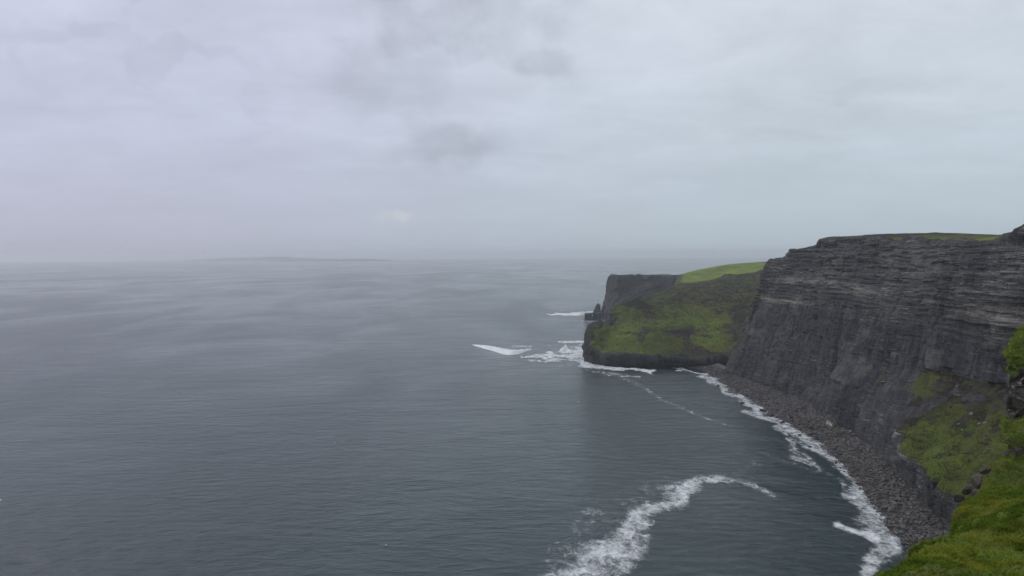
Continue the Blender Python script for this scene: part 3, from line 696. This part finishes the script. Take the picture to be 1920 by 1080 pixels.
island([(495, 0), (520, 14), (560, 22), (610, 34), (660, 46), (690, 44), (715, 28), (742, 0)], 15000, 'low dark strip of island on the horizon, the nearer of two')
island([(330, 0), (360, 30), (400, 55), (440, 70), (480, 74), (505, 98), (530, 88), (560, 55), (600, 40), (660, 0)], 18000, 'paler humped island behind and left of the low dark strip of island')
# ------------------------------------------------------------------ foam and surf
LINES = [
    # (strength, [(px, py, half width px), ...])  white water along the beach
    (.80, [(1268, 691, 3), (1300, 696, 6), (1328, 708, 8), (1362, 732, 9), (1412, 764, 12), (1440, 782, 13), (1480, 804, 15), (1530, 836, 17), (1568, 866, 18), (1592, 897, 19), (1614, 930, 20), (1634, 965, 28), (1655, 1000, 30), (1660, 1035, 26), (1640, 1062, 22), (1630, 1090, 14)]),
    (.6, [(1478, 822, 7), (1498, 850, 9), (1530, 876, 6), (1575, 905, 6), (1590, 935, 5)]),
    (.7, [(1482, 858, 6), (1505, 862, 7), (1520, 874, 3)]),
    (1.0, [(1576, 985, 9), (1592, 993, 7), (1620, 1000, 6), (1640, 1010, 12)]),
    (.45, [(1440, 855, 4), (1480, 866, 4), (1530, 885, 5)]),
    (.3, [(1660, 1045, 50), (1690, 1020, 30)]),
    # foot of the headland
    (1.0, [(1096, 680, 12), (1125, 688, 7), (1160, 692, 5), (1200, 694, 4), (1225, 698, 3)]),
    (.52, [(1100, 694, 4), (1150, 703, 3), (1180, 714, 4), (1215, 733, 4), (1240, 748, 4), (1275, 766, 4), (1325, 785, 4), (1370, 800, 2)]),
    (.6, [(1130, 700, 6), (1175, 705, 5), (1200, 708, 3)]),
    (1.0, [(990, 671, 4), (1040, 668, 8), (1075, 666, 15), (1098, 662, 22)]),
    (.9, [(1048, 642, 2), (1070, 641, 3), (1100, 641, 3)]),
    (.7, [(960, 650, 2), (995, 650, 3)]), (.6, [(1018, 648, 2), (1045, 648, 2)]),
    # farther out
    (1.0, [(1028, 590, 1.5), (1060, 589, 3), (1095, 588, 5), (1125, 587, 7)]),
    (.55, [(1010, 600, 1.5), (1060, 601, 2), (1100, 602, 3), (1135, 606, 3)]),
    (.6, [(885, 646, 1.5), (920, 654, 4), (950, 660, 4), (995, 656, 3)]),
    # drifting streak in the bay
    (.85, [(1060, 1100, 45), (1110, 1060, 40), (1150, 1030, 36), (1180, 1000, 28), (1195, 970, 22), (1225, 955, 20), (1262, 930, 24), (1292, 912, 20), (1320, 898, 12), (1350, 896, 8)]),
    (.75, [(1160, 1060, 30), (1190, 1040, 22), (1205, 1010, 16)]),
    (.66, [(1350, 897, 7), (1385, 903, 7), (1412, 913, 9), (1430, 922, 11), (1448, 932, 7)]),
    (.42, [(1040, 1060, 18), (1075, 1005, 24), (1110, 965, 30), (1140, 950, 24)]),
    (.36, [(1150, 985, 46), (1185, 945, 40), (1240, 915, 34), (1300, 900, 20)]),
    (.30, [(1380, 880, 20), (1420, 870, 20), (1445, 845, 12)]),
    (.9, [(-20, 936, 5), (6, 937, 4)]),
]
def foam():
    x0, x1, y0, y1 = -60, 320, 225, 1750
    ys = [y0]
    while ys[-1] < y1: ys.append(ys[-1] + max(.9, ys[-1] * .0022))
    ys = np.array(ys); xs = np.arange(x0, x1, 1.0)
    X, Y = np.meshgrid(xs, ys); Z = -(X ** 2 + Y ** 2) / (2 * EARTH)
    px, py = PROJ(np.stack([X, Y, Z], -1))
    best = np.zeros_like(X); soft = np.zeros_like(X)
    wx = fbm(X * .05, Y * .03, 0 * X, 4); wy = fbm(X * .05 + 9, Y * .03, 0 * X, 4)
    for st, pts in LINES:
        if pts[0][0] < 0: continue
        wmax = max(p[2] for p in pts)
        sc_ = np.clip(wmax * .55, 1, 14)
        qx, qy = px + wx * sc_ * 1.6, py + wy * sc_ * .8
        for (ax, ay, aw), (bx, by, bw) in zip(pts[:-1], pts[1:]):
            sel = (qx > min(ax, bx) - 3 * wmax) & (qx < max(ax, bx) + 3 * wmax) & (qy > min(ay, by) - 3 * wmax) & (qy < max(ay, by) + 3 * wmax)
            if not sel.any(): continue
            ux, uy = bx - ax, by - ay; L = ux * ux + uy * uy
            t = np.clip(((qx[sel] - ax) * ux + (qy[sel] - ay) * uy) / L, 0, 1)
            dd = np.hypot(qx[sel] - ax - t * ux, (qy[sel] - ay - t * uy) * 1.25) / (aw + (bw - aw) * t)
            best[sel] = np.maximum(best[sel], st * (1 - sstep(dd, .25, 1.9)))
    keepv = best > .03
    Fq = gridfaces(*X.shape); keep = keepv.ravel()[Fq].any(1)
    mask = np.stack([best * 1.05 - .12, sstep(best, .02, .2), 0 * best, 1 + 0 * best], -1).reshape(-1, 4)
    V = np.stack([X, Y, Z + .18 + .5 * sstep(best, .5, 1) * np.abs(fbm(X * .2, Y * .2, 0 * X, 3))], -1).reshape(-1, 3)
    v_, f_, a_ = submesh(V, Fq, keep, {'mask': mask})
    o = npmesh('sea_foam', v_, f_, M_FOAM, None, a_)
    tag(o, 'white foam along the beach, round the headland foot and drifting across the bay', kind='stuff')
foam()
def breaker(label, pts, h, depth, seed):
    """a breaking wave: ridge along pts [(px,py,rel height)]"""
    n, m = 160, 26
    q = np.array([W(a, b, z=-(W(a, b, z=0)[1] ** 2) / (2 * EARTH)) for a, b, _ in pts]); r = np.array([p[2] for p in pts])
    t = np.linspace(0, len(pts) - 1, n); L = catmull(q, t); hh = np.maximum(catmull(r, t), 0)
    V = []
    for j in range(m):
        u = j / (m - 1)
        prof = np.where(u < .35, sstep(u, 0, .35), 1 - sstep(u, .35, 1.0)) * 1.0
        X = L[:, 0]; Y = L[:, 1] + (u - .35) * depth * (.25 + hh)
        rough = 1 + .45 * fbm(X * .15 + seed, Y * .2, 0 * X, 4)
        V.append(np.stack([X + 1.2 * perlin(X * .2, Y * .2, 0 * X + seed), Y + 1.5 * perlin(X * .12, Y * .12, 0 * X + 4 + seed), L[:, 2] - .3 + h * hh * prof * rough], 1))
    V = np.array(V); b = q[len(q) // 2].copy()
    o = npmesh('breaking_wave', V.reshape(-1, 3) - b, gridfaces(m, n), M_SURF, None); o.location = b
    tag(o, label, 'wave', 'white waves breaking offshore')
breaker('long white breaker on open water well left of the green headland', [(884, 646, 0), (900, 650, .5), (925, 656, .9), (948, 662, 1), (968, 662, .8), (985, 658, .5), (998, 654, 0)], 4.8, 38, 1.0)
breaker('far white breaker running in to the low pierced rock', [(1028, 591, 0), (1045, 590, .7), (1065, 590, .5), (1085, 590, .9), (1105, 588, 1), (1128, 586, .8), (1140, 586, 0)], 4.5, 26, 5.0)
breaker('white wave peaking in a burst of spray just off the headland tip', [(1040, 661, 0), (1048, 660, .25), (1055, 660, .9), (1060, 660, 1), (1066, 661, .75), (1072, 662, .3), (1078, 662, 0)], 7.5, 12, 9.0)
breaker('small white crest between the headland tip and the long breaker', [(1048, 643, 0), (1060, 643, .6), (1080, 642, .8), (1100, 642, .6), (1110, 642, 0)], 1.6, 10, 12.0)
breaker('small whitecap at the left edge of the picture', [(-30, 935, 0), (-12, 936, .8), (0, 937, .7), (7, 938, 0)], .8, 2.2, 3.0)
# ------------------------------------------------------------------ seabirds on the water
def gull(px, py, label, s=1.0, z=0.0):
    q = W(px, py, z=z)
    prof = [(-.5, .02), (-.42, .09), (-.25, .17), (0, .21), (.2, .18), (.32, .10), (.40, .085), (.48, .09), (.55, .05), (.66, .01)]
    n = 12; V = []; Fs = []
    for i, (x, r) in enumerate(prof):
        lift = .12 + (.14 if x > .3 else 0) + (.06 if x < -.35 else 0)
        for k in range(n): a = 2 * math.pi * k / n; V.append((x * s, r * math.cos(a) * s, (lift + r * .9 * math.sin(a)) * s))
    for i in range(len(prof) - 1):
        for k in range(n): Fs.append((i * n + k, i * n + (k + 1) % n, (i + 1) * n + (k + 1) % n, (i + 1) * n + k))
    me = bpy.data.meshes.new('seabird'); me.from_pydata(V, [], Fs); me.materials.append(M_BIRD)
    for p in me.polygons: p.use_smooth = True
    o = link(bpy.data.objects.new('seabird', me)); o.location = q; o.rotation_euler[2] = random.uniform(0, 6)
    tag(o, label, 'seabird', 'white seabirds sitting on the open water')
    w_ = bpy.data.meshes.new('wing'); wv = [(-.45 * s, .16 * s, .22 * s), (.18 * s, .20 * s, .20 * s), (.15 * s, .10 * s, .32 * s), (-.40 * s, .03 * s, .30 * s), (-.66 * s, .05 * s, .25 * s)]
    for sg in (1, -1):
        wm = bpy.data.meshes.new('wing'); vv = [(a, b * sg, c) for a, b, c in wv] + [(a, b * sg * .9, c - .03 * s) for a, b, c in wv]
        wm.from_pydata(vv, [], [(0, 1, 2, 3, 4), (9, 8, 7, 6, 5)] + [(i, (i + 1) % 5, 5 + (i + 1) % 5, 5 + i) for i in range(5)]); wm.materials.append(M_WING)
        link(bpy.data.objects.new('wing', wm), o)
M_BIRD = plain('white_feathers', (.82, .82, .80)); M_WING = plain('grey_feathers', (.45, .47, .5))
gull(628, 831, 'tiny white seabird on the open water, upper left of the two off the bay', 1.5)
gull(724, 1023, 'tiny white seabird on the open water near the bottom edge of the picture', 1.3)
gull(1085, 754, 'tiny white seabird on the water below the headland tip', 1.5)
# ------------------------------------------------------------------ pale stones on the grass slope of the cliff
def surface_at(P, px, py):
    a, b = PROJ(P); e = (a - px) ** 2 + (b - py) ** 2
    e = e + np.where(P[..., 1] > 620, 1e5, 0)
    i = np.unravel_index(np.argmin(e), e.shape); return P[i]
V0, F0 = rock_shape(77, 2, .8)
def pale_stones():
    src = None
    for px, py, r, lb in ((1820, 777, 1.3, 'pale rock highest on the green shelf under the dark cliff'), (1797, 797, 1.1, 'pale rock on the left of the green shelf under the dark cliff'),
                          (1836, 794, 1.0, 'pale rock right of centre on the green shelf'), (1847, 792, 1.2, 'dull pale rock beside its whiter neighbour on the green shelf'),
                          (1804, 808, .8, 'small pale rock low on the left of the green shelf'), (1846, 848, .9, 'lone pale rock lower down the brown part of the shelf'),
                          (1786, 890, .9, 'pale rock near the foot of the green shelf'), (1705, 715, 1.5, 'round pale rock on the dark slope above the beach'), (1655, 717, 1.1, 'flat pale slab on the dark slope above the beach')):
        q = surface_at(CL_P, px, py)
        if src is None: src = npmesh('rock', V0, F0, M_PALE, None, None, smooth=False); o = src
        else: o = src.copy(); COL.objects.link(o)
        o.location = (q[0], q[1], q[2] + .3 * r); o.scale = (r * (2.6 if 'slab' in lb else 1), r, r * (.5 if 'slab' in lb else 1)); o.rotation_euler = (0, 0, random.uniform(0, 1))
        tag(o, lb, 'rock', 'pale rocks on the slope of the great cliff')
pale_stones()
# ------------------------------------------------------------------ near ground
def blades(name, pts, nrm, hgt, wid, parent=None, lean=.5, mat=None, mask=None):
    n = len(pts); a = RNG.uniform(0, 2 * math.pi, n); side = np.stack([np.cos(a), np.sin(a), 0 * a], 1)
    drift = np.array([.5, -.25, 0]); fw = RNG.normal(size=(n, 3)) * [1, 1, 0] * lean + drift
    h = hgt[:, None]; w_ = wid[:, None]
    upv = nrm * .6 + [0, 0, .5]
    b0, b1 = pts - side * w_, pts + side * w_
    m0 = pts + upv * h * .6 + fw * h * .25 - side * w_ * .7; m1 = m0 + side * w_ * 1.4
    tp = pts + upv * h * .9 + fw * h * .9
    V = np.stack([b0, b1, m1, m0, tp], 1).reshape(-1, 3); i = np.arange(n)[:, None] * 5
    Fq = np.concatenate([i + [0, 1, 2], i + [0, 2, 3], i + [3, 2, 4]], 0)
    return npmesh(name, V, Fq, mat or M_BLADE, parent, None if mask is None else {'mask': np.repeat(mask, 5, axis=0)})
def scatter(P, wgt, n):
    """n random points on the cells of a grid sheet, weighted"""
    A = P[:-1, :-1]; B = P[:-1, 1:]; Cc = P[1:, :-1]; area = np.linalg.norm(np.cross(B - A, Cc - A), axis=2) * wgt[:-1, :-1]
    p = area.ravel() / area.sum(); k = RNG.choice(len(p), n, p=p); u, v_ = RNG.random((2, n, 1))
    a, b, c = A.reshape(-1, 3)[k], B.reshape(-1, 3)[k], Cc.reshape(-1, 3)[k]
    nn = np.cross(b - a, c - a); nn /= np.maximum(np.linalg.norm(nn, axis=1, keepdims=True), 1e-9); nn[nn[:, 2] < 0] *= -1
    return a + (b - a) * u + (c - a) * v_, nn
def near_ground():
    edge = [W(1600, 1215, d=13), W(1655, 1130, d=15), W(1690, 1098, d=16.5), W(1724, 1068, d=19), W(1744, 1052, d=21), W(1776, 1034, d=23), W(1802, 1008, d=25.5), W(1806, 962, d=29), W(1822, 948, d=31), W(1860, 940, d=33), W(1925, 934, d=35), W(2050, 925, d=37), W(2300, 900, d=39)]
    E = np.array(edge); out = np.gradient(E, axis=0); nrm = np.stack([-out[:, 1], out[:, 0], 0 * out[:, 0]], 1); nrm /= np.linalg.norm(nrm, axis=1)[:, None]
    n = len(E)
    near = np.array([(1.0 + 2.2 * i, 1.5 - i * .1, 128.2) for i in range(n)])
    mid = np.array([E[i] * .55 + np.array([3.6 + 2.1 * i, 8.5, 125.8]) * .45 for i in range(n)])
    m2 = near * .5 + mid * .5; m2[:, 2] -= .3
    back = near + [0, -25, 1.0]
    C = np.stack([E + nrm * .8 - [0, 0, 60], E + nrm * 1.0 - [0, 0, 5], E + nrm * .35 - [0, 0, .9], E, E * .78 + mid * .22 + [0, 0, .15], mid, m2, near, back])
    P, tr, tcn = sheet(C, [6, 14, 12, 30, 60, 60, 20, 10], [20] * 2 + [36] * 9 + [16], smooth_rows=False)
    x, y = P[..., 0], P[..., 1]
    on = sstep(tr, 1.6, 3.2)[:, None] * (1 - sstep(tr, 7, 8)[:, None])
    N = normals(P);
    if N[100, 100, 2] < 0: N = -N
    hum = .26 * fbm(x * .8, y * .55, 0 * x, 4) + .40 * fbm(x * .25, y * .25, 0 * x + 2, 3) + .16 * ridged(x * 1.3, y * .9, 0 * x, 3)
    P = P + N * (hum * on)[..., None] + [0, 0, 0]
    m = np.zeros(P.shape[:2] + (4,)); m[..., 3] = 1
    m[..., 0] = sstep(tr, 2.2, 2.8)[:, None]; m[..., 1] = np.clip(.55 + .5 * fbm(x * .4, y * .4, 0 * x, 3), 0, 1)
    V = P.reshape(-1, 3); Fq = gridfaces(*P.shape[:2]); att = {'mask': m.reshape(-1, 4)}
    mrow = np.repeat((tr[:-1] + tr[1:]) / 2, P.shape[1] - 1)
    v_, f_, a_ = submesh(V, Fq, mrow > 2.2, att); g = npmesh('clifftop_ground', v_, f_, M_TURF, None, a_); tag(g, kind='structure')
    v_, f_, a_ = submesh(V, Fq, mrow <= 2.2, att); r = npmesh('cliff_edge', v_, f_, M_NEAR, None, a_)
    tag(r, 'sheer rock drop beneath the mossy grass ledge in the bottom right corner', 'cliff')
    wg = (sstep(tr, 2.0, 2.6) * (1 - sstep(tr, 5.8, 6.2)))[:, None] * np.ones_like(x)
    tuss = sstep(fbm(x * 1.1, y * .8, 0 * x + 7, 3), -.5, .35)
    wg = wg * (.25 + tuss); px, py = PROJ(P); wg = wg * ((px > 1600) & (px < 1990) & (py < 1130))
    n = 150000
    pts, nn = scatter(P, wg, n)
    dist = np.linalg.norm(pts - [0, 0, CAMZ], axis=1)
    t_ = sstep(fbm(pts[:, 0] * 1.1, pts[:, 1] * .8, 0 * dist + 7, 3), -.3, .5)
    o = blades('grass', pts, nn, (.06 + .17 * t_ * RNG.random(n)) * (dist / 22) ** .3, .006 + .010 * RNG.random(n), lean=.7)
    tag(o, 'short mossy yellow green grass on the clifftop ledge at bottom right', kind='stuff')
near_ground()
def rough_cover(name, root, P, wgt, n, h, w_, mat, gmask, brmask, label):
    """heather, bracken and tussocks standing on a far slope"""
    A = np.stack([gmask, brmask], -1)
    st = RNG.bit_generator.state; pts, nn = scatter(P, wgt, n)
    clump = .35 + .65 * sstep(fbm(pts[:, 0] * .12, pts[:, 1] * .12, pts[:, 2] * .12, 3), -.3, .4)
    g = np.clip(.25 + .75 * RNG.random(n), 0, 1); b = np.clip(.45 * RNG.random(n) - .05, 0, 1)
    m = np.stack([g, b, 0 * g, 1 + 0 * g], 1)
    o = blades(name, pts, nn, h * clump * (.5 + RNG.random(n)), w_ * (.5 + RNG.random(n)), root, .6, mat, m)
    o['kind'] = 'stuff'; o['label'] = label
for root, P, g, b, n, h, w_, mat, lb in COVER:
    rough_cover('rough_grass', root, P, g, n, h, w_, mat, g, b, lb)
def outcrop():
    r = [(1010, 50, 1765), (955, 56, 1783), (932, 59, 1798), (898, 63, 1838), (868, 68, 1852), (846, 71, 1884), (822, 73, 1882), (792, 76, 1876), (770, 78, 1889), (740, 80, 1884), (704, 82, 1897), (690, 83, 1889), (664, 84, 1881), (644, 86, 1890), (624, 89, 1898), (617, 96, 1908)]
    C = []
    for py, d, px in r:
        C.append([W(px + 40, py, d=d + 22), W(px + 10, py, d=d + 7), W(px, py, d=d), W(px + 18, py, d=d - 1.0), W(px + 48, py, d=d - .5), W(px + 110, py - 6, d=d + 1), W(px + 260, py - 20, d=d + 6)])
    C = np.array(C)
    P, tr, tcn = sheet(C, [14, 14, 20, 20, 16, 16, 20, 16, 20, 22, 10, 18, 14, 14, 8], [14, 20, 40, 60, 50, 30])
    N = normals(P)
    if N[60, 70, 1] > 0: N = -N
    x, y, z = P[..., 0], P[..., 1], P[..., 2]
    TR = tr[:, None] * np.ones_like(x)
    gz = lambda a, b, s=.3: sstep(TR, a - s, a + s) * (1 - sstep(TR, b - s, b + s))
    g = np.maximum.reduce([gz(1.2, 4.9) * (.55 + .45 * sstep(tcn, 2.2, 2.8)[None, :]), gz(5.6, 7.4), gz(10.6, 15.5)])
    gn = fbm(x * .35, y * .35, z * .35, 4)
    g = np.clip(g * (1 + .7 * gn), 0, 1)
    rockd = 1.1 * ridged(x * .22, y * .22, z * .10, 5) + .5 * fbm(x * .8, y * .8, z * .6, 4) + .8 * rock_relief(P, N, 1, 0 * x + .1, .22, 2.5)
    P = P + N * ((rockd * (1 - g) + g * (.7 * fbm(x * .4, y * .4, z * .7, 5) + .6 * ridged(x * .3, y * .3, z * 1.3, 3) + .1) - .4))[..., None]
    br = np.clip(.45 + .5 * gn, 0, 1) * (.35 + .65 * sstep(TR, 5, 7))
    pale = .8 * gz(8.3, 10.4) * (gn > -.2) 
    mask = np.stack([g, br, np.clip(pale, 0, 1), 1 + 0 * g], -1).reshape(-1, 4)
    V = P.reshape(-1, 3); Fq = gridfaces(*P.shape[:2]); att = {'mask': mask}
    root = thing('rock_outcrop', 'near rocky spur with bright grass tufts at the right edge of the picture', 'outcrop', tuple(C[0, 3] - [0, 0, 0]))
    npmesh('rock', V, Fq, M_NEAR, root, att)
    px, py = PROJ(P)
    wg = sstep(g, .35, .7) * (px < 1990)
    n = 42000; pts, nn = scatter(P, wg, n)
    hi = pts[:, 2] > 112
    o = blades('tuft', pts, nn, (.14 + .28 * RNG.random(n)), .014 + .018 * RNG.random(n), root, .8)
    o['kind'] = 'stuff'
    for px_, py_, d, s, lb in ((1797, 936, 60, .42, 'low dark rock leftmost in the cluster behind the mossy grass ledge'), (1813, 918, 61, .5, 'squat brown rock second from the left behind the mossy grass ledge'), (1832, 902, 62, .62, 'tallest brown rock topping the cluster behind the mossy grass ledge'), (1848, 928, 60, .5, 'pale brown rock rightmost in the cluster behind the mossy grass ledge'), (1830, 930, 59, .55, 'brown rock low in the middle of the cluster behind the mossy grass ledge'), (1847, 882, 66, .42, 'small rock up the slope above the cluster behind the mossy grass ledge')):
        q = W(px_, py_, d=d - 3); Vr, Fr = rock_shape(int(px_), 3, 1.3)
        o = npmesh('boulder', Vr * s * [1.05, .9, .72], Fr, M_NEAR, None, {'mask': np.concatenate([np.full((len(Vr), 2), .3), np.full((len(Vr), 1), .1), np.ones((len(Vr), 1))], 1)}, smooth=False)
        o.location = q; o.rotation_euler = (0, .2, px_); tag(o, lb, 'boulder', 'upright rocks behind the grass ledge')
outcrop()
# ------------------------------------------------------------------ air
def haze():
    Hx, lo_, hi_ = 20500, -61.0, 172.0
    V = [(x, y, z) for x in (-Hx, Hx) for y in (-Hx, Hx) for z in (lo_, hi_)]
    me = bpy.data.meshes.new('haze'); me.from_pydata(V, [], [(0, 1, 3, 2), (4, 6, 7, 5), (0, 4, 5, 1), (2, 3, 7, 6), (0, 2, 6, 4), (1, 5, 7, 3)])
    m = bpy.data.materials.new('haze_air'); m.use_nodes = True; t = NT(m.node_tree); out = t.n('ShaderNodeOutputMaterial')
    v = t.n('ShaderNodeVolumePrincipled'); v.inputs['Color'].default_value = (.945, .980, .999, 1); v.inputs['Density'].default_value = 9.5e-5; v.inputs['Anisotropy'].default_value = 0.5
    t.t.links.new(v.outputs[0], out.inputs['Volume']); me.materials.append(m)
    o = link(bpy.data.objects.new('haze', me)); tag(o, kind='stuff')
haze()
